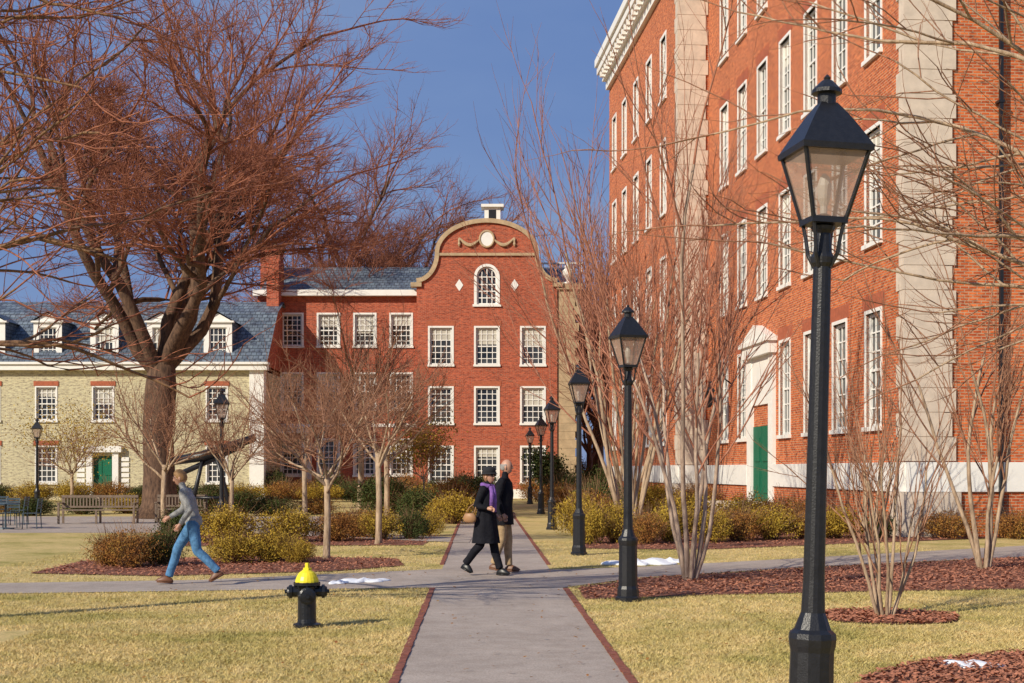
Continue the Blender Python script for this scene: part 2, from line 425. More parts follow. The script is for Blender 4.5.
for nn in (.34,-.1):
    pm.poly([F1(pc-1.95,nn,6.252),F1(pc+1.95,nn,6.252),F1(pc,nn,6.8)])
pm.quad(F1(pc-1.95,.34,6.252),F1(pc,.34,6.8),F1(pc,-.1,6.8),F1(pc-1.95,-.1,6.252)); pm.quad(F1(pc+1.95,.34,6.252),F1(pc,.34,6.8),F1(pc,-.1,6.8),F1(pc+1.95,-.1,6.252))
B.mb('door').box(F1,pc-1.18,pc-.02,-.15,.03,.6,3.25); B.mb('door').box(F1,pc+.02,pc+1.18,-.15,.03,.6,3.25)
for s in (-.58,.58):
    for z in (.9,2.0): B.mb('door').box(F1,pc+s-.38,pc+s+.38,.033,.06,z,z+.85)
window(B,F1,pc-1.1,pc+1.1,3.3,3.98,cols=4,rows=1,trim=0,n=.05,sill=False,blindp=0)
B.mb('steps').box(F1,pc-2,pc+2,.0,1.6,0,.58); B.mb('steps').box(F1,pc-2,pc+2,1.6,2.0,0,.4); B.mb('steps').box(F1,pc-2,pc+2,2.0,2.4,0,.2)
lb=B.mb('lantern')
lb.tube([F1(18.75,.02,5.0),F1(18.75,.5,5.35),F1(18.75,.9,5.0)],[.03,.03,.03],6)
lb.lathe([(.05,-.1),(.16,0),(.24,.5),(.3,.52),(.12,.8),(.08,.95),(.02,1.05)],4,tuple(F1(18.75,.9,4.2)),rot=.7)
B.finish(MATS)
# ---- central brick building with curved gable
B=Building('brick_gabled_building')
G0=(-5.7,85,0); FG=frame(G0,(1,0,0),(0,-1,0)); cu=4.2
ops=[(cu+dx-.66,cu+dx+.66,a,b) for dx in (-2.75,0,2.75) for (a,b) in ((.95,3.05),(4.5,6.6),(8.0,10.2))]
wall(B.mb('walls'),FG,0,8.4,0,11.3,ops)
for o in ops: window(B,FG,*o,cols=4,rows=6,trim=.11,fw=.09,mu=.045)
for o in ops: B.mb('lintels').box(FG,o[0]-.2,o[1]+.2,-.01,.02,o[3]+.11,o[3]+.42)
def gtop(a):
    a=abs(a)
    if a<=2.85: return 14.67+1.8*math.sqrt(max(0,1-(a/2.85)**2))
    t=(a-2.85)/1.35; return 12.9+1.77*(1-math.sqrt(max(0,1-(1-t)**2)))
hw=.62; ab=11.6; asz=13.25
def arch(u): return asz+math.sqrt(max(0,hw*hw-u*u))
us=sorted(set([round(x,4) for x in list(np.linspace(-4.2,4.2,85))+list(2.85+1.35*np.linspace(0,1,20)**2)+list(-2.85-1.35*np.linspace(0,1,20)**2)+list(2.85*np.cos(np.linspace(0,np.pi,60)))+list(hw*np.cos(np.linspace(0,np.pi,20)))+[-hw,hw]]))
w=B.mb('walls')
for a,b in zip(us[:-1],us[1:]):
    m=(a+b)/2
    if abs(m)<hw:
        w.quad(FG(cu+a,0,11.3),FG(cu+b,0,11.3),FG(cu+b,0,ab),FG(cu+a,0,ab)); w.quad(FG(cu+a,0,arch(a)),FG(cu+b,0,arch(b)),FG(cu+b,0,gtop(b)),FG(cu+a,0,gtop(a)))
        w.quad(FG(cu+a,0,arch(a)),FG(cu+b,0,arch(b)),FG(cu+b,-.25,arch(b)),FG(cu+a,-.25,arch(a)))
    else: w.quad(FG(cu+a,0,11.3),FG(cu+b,0,11.3),FG(cu+b,0,gtop(b)),FG(cu+a,0,gtop(a)))
cp=B.mb('coping'); prof=[(u,gtop(u)) for u in us]
offs=[]
for i,(u,z) in enumerate(prof):
    a=prof[max(0,i-1)]; b=prof[min(len(prof)-1,i+1)]; t=Vector((b[0]-a[0],b[1]-a[1])).normalized(); offs.append((u-t.y*.26,z+t.x*.26))
for i in range(len(prof)-1):
    (u0,z0),(u1,z1)=prof[i],prof[i+1]; (p0,q0),(p1,q1)=offs[i],offs[i+1]
    f=.14;k=-.6
    cp.quad(FG(cu+u0,f,z0),FG(cu+u1,f,z1),FG(cu+p1,f,q1),FG(cu+p0,f,q0)); cp.quad(FG(cu+p0,f,q0),FG(cu+p1,f,q1),FG(cu+p1,k,q1),FG(cu+p0,k,q0)); cp.quad(FG(cu+u0,f,z0),FG(cu+u1,f,z1),FG(cu+u1,k,z1),FG(cu+u0,k,z0)); cp.quad(FG(cu+u0,k,z0),FG(cu+u1,k,z1),FG(cu+p1,k,q1),FG(cu+p0,k,q0))
cp.box(FG,cu-4.55,cu-3.9,-.6,.16,12.65,12.9); cp.box(FG,cu+3.9,cu+4.55,-.6,.16,12.65,12.9)
cp.box(FG,cu-2.85,cu+2.85,-.02,.12,14.5,14.66)
gl=B.mb('window_glass'); pts=[FG(cu-hw,-.16,ab)]+[FG(cu+hw,-.16,ab)]+[FG(cu+hw*math.cos(t),-.16,asz+hw*math.sin(t)) for t in np.linspace(0,np.pi,16)]
gl.poly(pts)
t=B.mb('window_trim')
for r,wd,d0,d1 in ((hw+.07,.16,-.1,.04),(hw-.06,.1,-.155,-.08)):
    aa=np.linspace(0,np.pi,17)
    for a,b in zip(aa[:-1],aa[1:]):
        t.quad(*[FG(cu+rr*math.cos(x),d1,asz+rr*math.sin(x)) for rr,x in ((r-wd/2,a),(r+wd/2,a),(r+wd/2,b),(r-wd/2,b))])
    t.box(FG,cu-r-wd/2,cu-r+wd/2,d0,d1,ab,asz); t.box(FG,cu+r-wd/2,cu+r+wd/2,d0,d1,ab,asz)
for i in (-1,0,1): t.box(FG,cu+i*.3-.03,cu+i*.3+.03,-.155,-.1,ab,asz+.5-.15*abs(i))
for z in (ab+.05,12.0,12.4,12.8,13.25): t.box(FG,cu-hw,cu+hw,-.155,-.102,z-.03,z+.03)
t.box(FG,cu-.85,cu+.85,-.1,.1,ab-.14,ab)
om=B.mb('ornament')
om.poly([FG(cu+.36*math.cos(a),.09,15.5+.42*math.sin(a)) for a in np.linspace(0,2*np.pi,24)[:-1]])
for s in (-1,1):
    pts=[FG(cu+s*(.45+1.2*tt),.07,15.45-.38*math.sin(math.pi*tt)+.12*tt) for tt in np.linspace(0,1,10)]
    cp.tube(pts,[.05+.07*math.sin(math.pi*tt) for tt in np.linspace(0,1,10)],6)
    pts=[FG(cu+s*1.65,.07,15.55-.5*tt) for tt in np.linspace(0,1,5)]
    cp.tube(pts,[.05,.09,.07,.1,.03],6)
    om.poly([FG(cu+s*1.65+a,.03,12.75+b) for a,b in ((-.24,0),(0,-.36),(.24,0),(0,.36))])
cp.tube([FG(cu+.42*math.cos(a),.07,15.5+.48*math.sin(a)) for a in np.linspace(0,2*np.pi,20)],[.07]*20,6)
ch=B.mb('chimney_cap'); ch.box(FG,cu-.45+.3,cu+.5+.3,-1.2,-.25,16.2,17.45); ch.box(FG,cu-.65+.3,cu+.7+.3,-1.4,-.05,17.45,17.62); ch.box(FG,cu-.6+.3,cu+.65+.3,-1.35,-.1,16.45,16.6)
B.mb('downpipe_and_panel').box(FG,cu-.2+.3,cu+.25+.3,-.249,-.24,16.75,17.3)  # thin dark plate set flat on the chimney front, no pipe here
t.box(FG,0,8.4,-.02,.1,0.0,.55); 
sp=B.mb('side_pier'); z=0;i=0
while z<12.3:
    sp.box(FG,8.42,9.7-(.22 if i%2 else 0),-1.5,-.1,z+.012,z+.5); z+=.5;i+=1
sp.box(FG,8.43,9.4,-1.5,-.14,0,12.3); sp.box(FG,8.35,9.9,-1.6,.05,12.5,12.85)
uc=tuple(FG(9.1,-.7,12.85)); om.lathe([(.3,0),(.3,.15),(.12,.2),(.1,.3),(.32,.6),(.36,.85),(.2,1.0),(.26,1.1),(.08,1.3),(.02,1.5)],12,uc)
w.quad(FG(0,0,0),FG(0,-12,0),FG(0,-12,12.9),FG(0,0,12.9)); w.quad(FG(8.4,-1.5,0),FG(8.4,-12,0),FG(8.4,-12,12.9),FG(8.4,-1.5,12.9))
rf=B.mb('roof'); rf.quad(FG(-9.5,-.7,12.5),FG(10.3,-.7,12.5),FG(9.3,-5.5,14.6),FG(-9.5,-5.5,14.6)); rf.quad(FG(-9.5,-12,12.5),FG(10.3,-12,12.5),FG(9.3,-5.5,14.6),FG(-9.5,-5.5,14.6)); rf.poly([FG(10.3,-.7,12.5),FG(10.3,-12,12.5),FG(9.3,-5.5,14.6)])
ff=B.mb('chimney_cap'); ff.box(FG,6.2,10.2,-4.9,-4.6,14.7,14.78)
for k in range(9): ff.box(FG,6.2+k*.48,6.26+k*.48,-4.8,-4.7,14.2,14.7)
rf.quad(FG(1.6,-.6,14.6),FG(4.2,-.6,16.3),FG(4.2,-6,16.3),FG(1.6,-6,14.6)); rf.quad(FG(6.8,-.6,14.6),FG(4.2,-.6,16.3),FG(4.2,-6,16.3),FG(6.8,-6,14.6))
FW=frame((-15.4,86,0),(1,0,0),(0,-1,0))
ops=[(c-.6,c+.6,a,b) for c in (2.1,4.3,6.5,8.7) for (a,b) in ((1.4,3.5),(5.4,7.5),(9.2,11.1))]
wall(B.mb('walls'),FW,0,9.69,0,12.2,ops)
for o in ops: window(B,FW,*o,cols=4,rows=6,trim=.11,fw=.09,mu=.045)
B.mb('cornice').box(FW,-.2,9.69,-.2,.45,12.2,12.55)
t.box(FW,0,9.69,-.02,.08,4.3,4.5)
B.mb('portal').box(FW,.9,3.3,0,1.6,3.9,4.25)
for u in (1.0,2.9): B.mb('portal').lathe([(.2,0),(.2,.2),(.14,.25),(.12,3.6),(.2,3.8),(.2,3.9)],12,tuple(FW(u+.1,1.4,0)))
B.mb('portal').box(FW,.9,1.2,0.02,.2,0,3.9); B.mb('portal').box(FW,3.0,3.3,0.02,.2,0,3.9)
cb=B.mb('chimney'); cb.box(FW,-.1,1.1,-3,-1.6,12,15.4); B.mb('coping').box(FW,-.2,1.2,-3.1,-1.5,15.4,15.6)
mats=dict(MATS); mats['walls']='brick2'; mats['chimney']='brick2'; B.finish(mats)
# ---- cream building
B=Building('cream_brick_building')
FC=frame((-50,80,0),(1,0,0),(0,-1,0)); W=36.
colsx=[50-26.2,50-23.0,50-19.8,50-16.6]+[50-26.2-3.2*k for k in range(1,7)]
ops=[]
for c in colsx:
    ops.append((c-.55,c+.55,4.5,6.35))
    if abs(c-27)>.2: ops.append((c-.55,c+.55,1.0,3.0))
ops.append((26.45,27.55,.25,2.5))
wall(B.mb('walls'),FC,0,W,0,7.3,ops)
for o in ops[:-1]: window(B,FC,*o,cols=4,rows=6,trim=.08,fw=.08,mu=.045)
for o in ops[:-1]: B.mb('lintels').box(FC,o[0]-.15,o[1]+.15,-.01,.05,o[3]+.085,o[3]+.35)
B.mb('door').box(FC,26.45,27.55,-.2,-.1,.25,2.5)
for s in (-.27,.27):
    for z in (.4,1.4): B.mb('door').box(FC,27+s-.18,27+s+.18,-.098,-.07,z,z+.8)
B.mb('portal').box(FC,26.1,26.44,-.05,.2,.25,2.7); B.mb('portal').box(FC,27.56,27.9,-.05,.2,.25,2.7); B.mb('portal').box(FC,25.9,28.1,-.05,.35,2.7,3.05)
for s in (-1,1):
    for k in range(7): B.mb('portal').box(FC,27+s*1.25-.22,27+s*1.25+.22,.003,.06,.4+k*.3,.62+k*.3)
B.mb('steps').box(FC,25.9,28.1,0,1.2,0,.22)
B.mb('portal').box(FC,W-.75,W+.06,-.6,.14,.0,7.3); B.mb('portal').box(FC,W-.9,W+.12,-.6,.2,0,.5)
B.mb('cornice').box(FC,-.2,W+.3,-.2,.4,7.3,7.62); B.mb('cornice').box(FC,-.2,W+.35,-.2,.52,7.62,7.75)
wall(B.mb('walls'),frame((-14,80,0),(0,1,0),(1,0,0)),0,10,0,7.3,[])
rf=B.mb('roof'); rf.quad(FC(-1,.4,7.76),FC(W+.3,.4,7.76),FC(W+.3,-3.2,10.9),FC(-1,-3.2,10.9)); rf.quad(FC(-1,-3.2,10.9),FC(W+.3,-3.2,10.9),FC(W+.3,-5.5,11.8),FC(-1,-5.5,11.8)); rf.quad(FC(-1,-12,7.76),FC(W+.3,-12,7.76),FC(W+.3,-5.5,11.8),FC(-1,-5.5,11.8))
gb=B.mb('chimney'); gb.poly([FC(W+.1,.2,7.6),FC(W+.1,-3.2,10.8),FC(W+.1,-5.5,11.7),FC(W+.1,-11,7.6)])
gb.box(FC,W-.6,W+.12,-6.6,-4.6,7.7,14.2)
for c in colsx:
    t=B.mb('cornice')
    wall(t,FC,c-.8,c+.8,7.85,10.1,[(c-.5,c+.5,8.1,9.75)],n=-.25)
    window(B,FC,c-.5,c+.5,8.1,9.75,cols=4,rows=4,trim=0,fw=.07,mu=.04,n=-.25,sill=False)
    t.poly([FC(c-.8,-.25,10.1),FC(c+.8,-.25,10.1),FC(c,-.25,10.55)])
    t.box(FC,c-.92,c+.92,-.5,-.12,10.02,10.12)
    for s in (-1,1):
        rf.poly([FC(c+s*.8,-.25,7.85),FC(c+s*.8,-.25,10.1),FC(c+s*.8,-3,10.1)]); rf.quad(FC(c+s*.95,-.1,10.08),FC(c,-.1,10.65),FC(c,-3.6,10.65),FC(c+s*.95,-3.6,10.08))
mats=dict(MATS); mats['walls']='cream'; mats['chimney']='brick2'; B.finish(mats)

# ------------------------------------------------------------ trees
def rdir(rg,d,ang):
    ref=Vector((rg.gauss(0,1),rg.gauss(0,1),rg.gauss(0,1))); a=d.cross(ref).normalized()
    return (d*math.cos(ang)+a*math.sin(ang)).normalized()
def grow(mb,rg,p,d,lvl,P,ls=1.):
    L=P['len'][lvl]*rg.uniform(.75,1.2)*ls; r=P['rad'][lvl]*(.6+.4*ls); last=lvl==len(P['len'])-1
    ns=P['seg'][lvl]; pts=[p.copy()]; dd=[d.copy()]; q=p.copy(); e=d.copy(); wob=P['wob']; up=P['up'][lvl]
    for i in range(ns):
        e=(e+Vector((rg.gauss(0,wob),rg.gauss(0,wob),rg.gauss(0,wob)+up))).normalized()
        q=q+e*(L/ns); pts.append(q.copy()); dd.append(e.copy())
    rn=P['rad'][lvl+1]*1.1 if not last else r*.4
    rn=min(rn,r); f0=len(mb.f)
    mb.tube(pts,[r+(rn-r)*(i/ns)**.8 for i in range(ns+1)],P['k'][lvl],cap=False)
    if lvl>=P.get('tw',9): mb.mi.append((f0,len(mb.f),1))
    if last: return
    n=P['cnt'][lvl]; st=P.get('start',.25)
    for j in range(n):
        if j==0: t=1.; ang=rg.uniform(.1,.3)
        else: t=st+(1-st)*(j-.5+rg.uniform(-.4,.4))/(n-.5); t=min(1,max(.1,t)); ang=rg.uniform(*P['ang'])
        i=min(ns-1,int(t*ns)); f=t*ns-i; pp=pts[i].lerp(pts[i+1],f)
        nd=rdir(rg,dd[i+1],ang)
        if nd.z<P.get('minz',-.2): nd.z=abs(nd.z)*.3; nd.normalize()
        grow(mb,rg,pp,nd,lvl+1,P,ls*(1.1-.45*(t if j else .3)))
def tree_mesh(name,seed,P,mat,trunk=None,stems=None):
    rg=random.Random(seed); mb=MB()
    if trunk: mb.tube(trunk[0],trunk[1],12)
    for (p,d,ls) in stems: grow(mb,rg,Vector(p),Vector(d).normalized(),0,P,ls)
    return mb.mesh(name,mat,True)
def place(name,me,loc,rz=0,s=1):
    o=bpy.data.objects.new(name,me); COL.objects.link(o); o.location=loc; o.rotation_euler=(0,0,rz); o.scale=(s,s,s) if not isinstance(s,tuple) else s; return o
PE=dict(len=[8.4,5.4,3.4,2.0,1.2,.8],rad=[.25,.11,.05,.022,.012,.008],seg=[8,6,4,3,3,2],k=[9,6,5,4,3,3],cnt=[6,6,6,6,4],up=[.035,.03,.02,.02,.03,.03],wob=.15,ang=(.45,.95),start=.3,tw=2,minz=.0)
stems=[((0,0,4.8),(math.cos(a)*s,math.sin(a)*s,z),l) for a,s,z,l in ((.2,.75,.8,1.),(1.3,.6,.9,.9),(2.6,.8,.7,1.05),(3.5,.7,.9,1.),(4.6,.5,.95,.9),(5.5,.65,.85,1.),(0,.1,1,1.1),(.1,1,.66,1.05))]
elm=tree_mesh('elm',5,PE,[M['bark_elm'],M['twig_elm']],([(0,0,-.1),(.02,0,.5),(.0,0,1.5),(-.05,0,3),(.05,0,4.3),(.1,0,5.3)],[.85,.6,.52,.5,.52,.42]),stems)
place('elm_tree',elm,(-12.4,50,0),0,1.05)
place('elm_tree',elm,(-10.5,98,0),3.6,1.2)
PS=dict(len=[1.7,1.15,.75,.45],rad=[.032,.013,.007,.004],seg=[5,4,3,2],k=[6,4,3,3],cnt=[6,6,5],up=[.05,.04,.03,.03],wob=.13,ang=(.4,.95),start=.15,tw=1)
def small(seed,th):
    rg=random.Random(seed)
    st=[((0,0,th-.35*rg.random()),(math.cos(i*.9)*.7,math.sin(i*.9)*.7,rg.uniform(.5,1.3)),rg.uniform(.8,1.1)) for i in range(7)]
    return tree_mesh('ornamental_tree',seed,PS,[M['bark_tan'],M['twig_brown']],([(0,0,-.05),(0,0,.1),(.02,0,th*.5),(0,.02,th)],[.1,.07,.06,.055]),st)
s1=small(21,1.6); s2=small(22,1.9)
place('ornamental_tree',s1,(-3.52,27,0),0,1.0); place('ornamental_tree',s2,(-3.05,32.5,0),1,1.1); place('ornamental_tree',s2,(-5.6,38.5,0),2.3,1.15)
place('ornamental_tree',s1,(-9.3,38,0),4,1.15); place('ornamental_tree',s2,(-7.1,36,0),5,.9); place('ornamental_tree',s1,(-4.4,50,0),1.5,1.5); place('ornamental_tree',s2,(-6.4,60,0),.5,2.0)
PM=dict(len=[4.2,2.3,1.4,.8],rad=[.038,.017,.008,.005],seg=[9,6,4,3],k=[7,5,4,3],cnt=[5,5,4],up=[.03,.045,.05,.05],wob=.06,ang=(.25,.6),start=.45,tw=1)
def multi(seed,n,spread,P,mat):
    rg=random.Random(seed)
    st=[((.07*math.cos(i*2.4),.07*math.sin(i*2.4),-.02),(math.cos(i*2.4)*spread*rg.uniform(.5,1.2),math.sin(i*2.4)*spread*rg.uniform(.5,1.2),1),rg.uniform(.75,1.15)) for i in range(n)]
    return tree_mesh('multi_stem_tree',seed,P,mat,None,st)
m1=multi(31,8,.27,PM,[M['bark_grey'],M['bark_red']])
place('multi_stem_tree',m1,(2.75,22,0),0,1.12)
PM2=dict(PM,start=.3); PM2['cnt']=[6,6,5]
m2=multi(32,8,.26,PM2,[M['bark_tan'],M['bark_red']])
place('multi_stem_tree',m2,(3.0,36,0),1,1.45); place('multi_stem_tree',m2,(4.4,54,0),3,1.7)
PB=dict(PM,start=.3,cnt=[4,4,3]); PB['len']=[1.6,.9,.55,.3]; PB['rad']=[.022,.010,.005,.003]
m3=multi(33,8,.42,PB,[M['bark_tan'],M['twig_brown']])
place('young_shrub_tree',m3,(4.3,16.4,0),0,1.05); 
m4=multi(34,6,.2,dict(PM,rad=[.05,.022,.01,.005],len=[3.4,1.9,1.2,.6],cnt=[4,5,4]),[M['bark_tan'],M['twig_brown']])
place('multi_stem_tree',m4,(8.1,24.4,0),0,.95)
place('young_shrub_tree',m3,(8.6,34.0,0),4,1.3)
PN=dict(len=[2.5,1.6,1.0,.6],rad=[.045,.02,.010,.006],seg=[8,6,5,3],k=[8,6,4,3],cnt=[6,5,4],up=[-.02,.0,.03,.05],wob=.14,ang=(.4,.9),start=.3,minz=-.5,tw=2)
st=[((0,0,2.6+.3*i),(math.cos(a),math.sin(a),z),l) for i,(a,z,l) in enumerate(((.1,.35,1.),(.5,.6,1.),(-.3,.8,1.),(.2,.9,1.1),(-.6,.5,.9),(2.5,.5,1),(-.9,.9,1),(.3,1.3,1.1),(0,.55,1.2),(-.2,1.1,1.2)))]
nl=tree_mesh('overhanging_tree',41,PN,[M['bark_brown'],M['twig_elm']],([(0,0,-.1),(0,0,.3),(.05,0,2.2),(0,0,5.2)],[.16,.11,.10,.06]),st)
place('overhanging_tree',nl,(-7.3,15.2,0),0,1.12)
PR=dict(PN,len=[3.1,1.9,1.1,.6],rad=[.036,.015,.008,.005],up=[-.045,-.02,.02,.03],cnt=[6,5,3],wob=.08,tw=2)
st=[((0,0,2.7+.22*i),(math.cos(a),math.sin(a),z),l) for i,(a,z,l) in enumerate(((3.1,.7,1.),(2.7,.9,1.),(3.5,.8,1.),(3.2,1.1,1.),(3.9,1.1,.9),(3.0,.8,1.15),(.5,.6,1.),(3.3,.9,1.15),(2.9,1.2,1.1),(3.6,1.2,1.2),(3.1,1.4,1.2)))]
nrr=tree_mesh('overhanging_tree',42,PR,[M['bark_tan'],M['twig_brown']],([(0,0,-.1),(0,0,.3),(.05,0,2.2),(0,0,5.1)],[.2,.14,.12,.06]),st)
place('overhanging_tree',nrr,(6.9,14.2,0),0,1.)
PD=dict(len=[5.5,3.6,2.2,1.3],rad=[.2,.08,.04,.022],seg=[5,4,3,2],k=[6,4,3,3],cnt=[6,6,7],up=[.06,.04,.03,.03],wob=.12,ang=(.4,.9),start=.2)
st=[((0,0,3+.5*i),(math.cos(i*1.7)*.7,math.sin(i*1.7)*.7,1.),1.) for i in range(7)]
dt=tree_mesh('distant_tree',51,PD,M['bark_red'],([(0,0,-.1),(0,0,3),(0,0,7)],[.45,.35,.2]),st)
DT=empty('distant_trees'); rg=random.Random(9)
for i in range(20):
    o=bpy.data.objects.new('bare_tree',dt); link(o,DT); x=-58+i*5.2+rg.uniform(-2,2); y=rg.uniform(106,130)
    sc=rg.uniform(.85,1.15)*(1.25 if x>2 else .95); o.location=(x,y,0); o.rotation_euler=(0,0,rg.uniform(0,6)); o.scale=(sc,)*3
for (x,y,s) in ((5.8,96,1.1),(8.2,100,1.25),(10.5,104,1.4),(4.9,90,.6),(6.4,88,.55),(7.2,94,.9)):
    o=bpy.data.objects.new('bare_tree',dt); link(o,DT); o.location=(x,y,0); o.scale=(s,)*3; o.rotation_euler=(0,0,x)

# ------------------------------------------------------------ shrubs
def bush(name,seed,rx,ry,h,mat,n=5000,ls=.03,twig=M['bark_brown'],lumps=16,fill=.35):
    r=np.random.RandomState(seed)
    a=r.uniform(0,2*np.pi,lumps); k=np.sqrt(r.uniform(0,1,lumps))*.62
    C=np.stack([np.cos(a)*k*rx,np.sin(a)*k*ry,h*(.35+.3*r.uniform(0,1,lumps))*(1-.35*k)],1); RR=.42*(.6+.6*r.uniform(0,1,lumps))
    i=r.randint(0,lumps,n); d=r.normal(size=(n,3)); d/=np.linalg.norm(d,axis=1)[:,None]
    rad=RR[i]*(1-fill*r.uniform(0,1,n)**2)*(1+.25*r.normal(size=n)*.5)
    p=C[i]+d*rad[:,None]*np.array([rx,ry,h*.9]); p[:,2]=np.abs(p[:,2])
    u=r.normal(size=(n,3)); u/=np.linalg.norm(u,axis=1)[:,None]; v=np.cross(u,r.normal(size=(n,3))); v/=np.linalg.norm(v,axis=1)[:,None]
    s=ls*r.uniform(.5,1.2,n)[:,None]
    V=np.stack([p-u*s,p+v*s*.5,p+u*s,p-v*s*.5],1).reshape(-1,3)
    me=npmesh(name,V,4,mat)
    mb=MB(); rg=random.Random(seed)
    for _ in range(110):
        a=rg.uniform(0,6.28); k=rg.uniform(.2,1.05); q=Vector((math.cos(a)*k*rx,math.sin(a)*k*ry,h*rg.uniform(.6,1.25)*(1.1-.4*k)))
        mb.tube([(q.x*.15,q.y*.15,0),(q.x*.5,q.y*.5,q.z*.6),tuple(q)],[.009,.006,.003],3,False)
    return me,mb.mesh(name+'_twigs',twig)
bs={'y':bush('b1',1,1.,1.,1.,M['leaf_yel'],7500,.032),'g':bush('b2',2,1.,1.,1.,M['leaf_grn'],8000,.035),'b':bush('b3',3,1.,1.,1.,M['leaf_brn'],6000,.03),'y2':bush('b4',4,1.,1.,1.,M['leaf_yel'],6000,.033,lumps=26)}
def shrub(k,x,y,w,h,rz=None,name='shrub'):
    e=empty(name,(x,y,0),rg.uniform(0,6) if rz is None else rz); e.scale=(w,w,h)
    for i,m in enumerate(bs[k]): link(bpy.data.objects.new(('foliage','twigs')[i],m),e)
for a in (('b',-6.65,24.7,.62,.78),('g',-6.2,25.3,.5,.7),('b',-7.1,25.1,.5,.65),('y',-5.1,25.9,.6,.62),('y2',-4.4,26.3,.65,.66),('y',-3.9,26,.4,.5),
 ('y',-6.6,33,.9,.95),('y2',-5.4,33.5,.9,.9),('b',-4.2,33.8,.8,.8),('y',-3.2,34.8,.7,.8),('g',-2.5,35,.6,.75),('g',-7.8,34,.8,.9),('b',-3.9,36,.9,.8),('y2',-2.2,36.6,.6,.7),
 ('y',1.75,32.5,.5,.95),('y2',2.4,33,.7,1.1),('b',3.1,32.6,.6,.85),('y',3.7,33.5,.8,1.),('y2',4.6,33.3,.7,.85),('b',5.4,34,.8,.9),('y',6.3,34.6,.9,.9),('b',7.3,35.2,.8,.8),('y2',8.0,35.3,.8,.9),('g',9.1,35.3,.5,.7),('b',10.8,35.2,.9,.8),('b',12.5,35.2,.9,.8),
 ('y',1.7,37,.8,1.2),('b',2.3,42,.9,1.3),('y2',5.,40,1.1,1.2),('y',6.6,40,1.1,1.1),('b',7.6,39.5,1.,1.1),('b',7.2,55.5,1.2,1.3),('y2',5.6,57,1.3,1.3),('g',3.,50,1.2,1.4),('b',1.9,56,1.2,1.4),('g',2.6,64,1.4,1.8),('y',-1.9,45,1.1,1.1),('g',-3,47,1.1,1.2),('g',-4.8,55,1.5,1.6),('b',-2.6,62,1.3,1.5),('g',-2.2,70,1.6,1.6),('b',1.6,76,1.5,1.6)):
    shrub(*a)
for k in range(17): shrub(rg.choice('ggby'),-33+k*1.9,rg.uniform(74,77),1.5,rg.uniform(.8,1.3))
for k in range(9): shrub(rg.choice('ggb'),-13.5+k*1.5,rg.uniform(80,83),1.2,rg.uniform(1.2,2.))
for k in range(12): shrub(rg.choice('ggby'),-24+k*1.5,rg.uniform(53,56),1.1,rg.uniform(.6,1.))
for k in range(10): shrub(rg.choice('gb'),2.5+k*1.4,rg.uniform(84,92),1.4,rg.uniform(2,3.5))
def leafy(name,x,y,h,w,mat,seed,n=4500,ls=.05):
    e=empty(name,(x,y,0))
    o=bpy.data.objects.new('branches',s1 if seed%2 else s2); link(o,e); o.scale=(w/2.2,w/2.2,h/4.6)
    r=np.random.RandomState(seed); c=16
    C=np.stack([r.uniform(-.6,.6,c)*w,r.uniform(-.6,.6,c)*w,h*(.5+.4*r.uniform(0,1,c))],1); i=r.randint(0,c,n)
    p=C[i]+r.normal(size=(n,3))*np.array([.22*w,.22*w,.09*h]); u=r.normal(size=(n,3)); u/=np.linalg.norm(u,axis=1)[:,None]; v=np.cross(u,r.normal(size=(n,3))); v/=np.linalg.norm(v,axis=1)[:,None]
    V=np.stack([p-u*ls,p+v*ls*.6,p+u*ls,p-v*ls*.6],1).reshape(-1,3)
    link(bpy.data.objects.new('leaves',npmesh('leaves',V,4,mat)),e)
leafy('budding_tree',-19.2,62,4.8,2.6,M['leaf_yel'],61,2600,.045); leafy('budding_tree',-25,64,4.5,2.6,M['leaf_yel'],65,2600,.045); leafy('budding_tree',-3.6,58,4.2,1.7,M['leaf_yel'],63,4000)
leafy('evergreen_shrub',1.9,72,2.6,1.3,M['leaf_grn'],64,3500,.08)

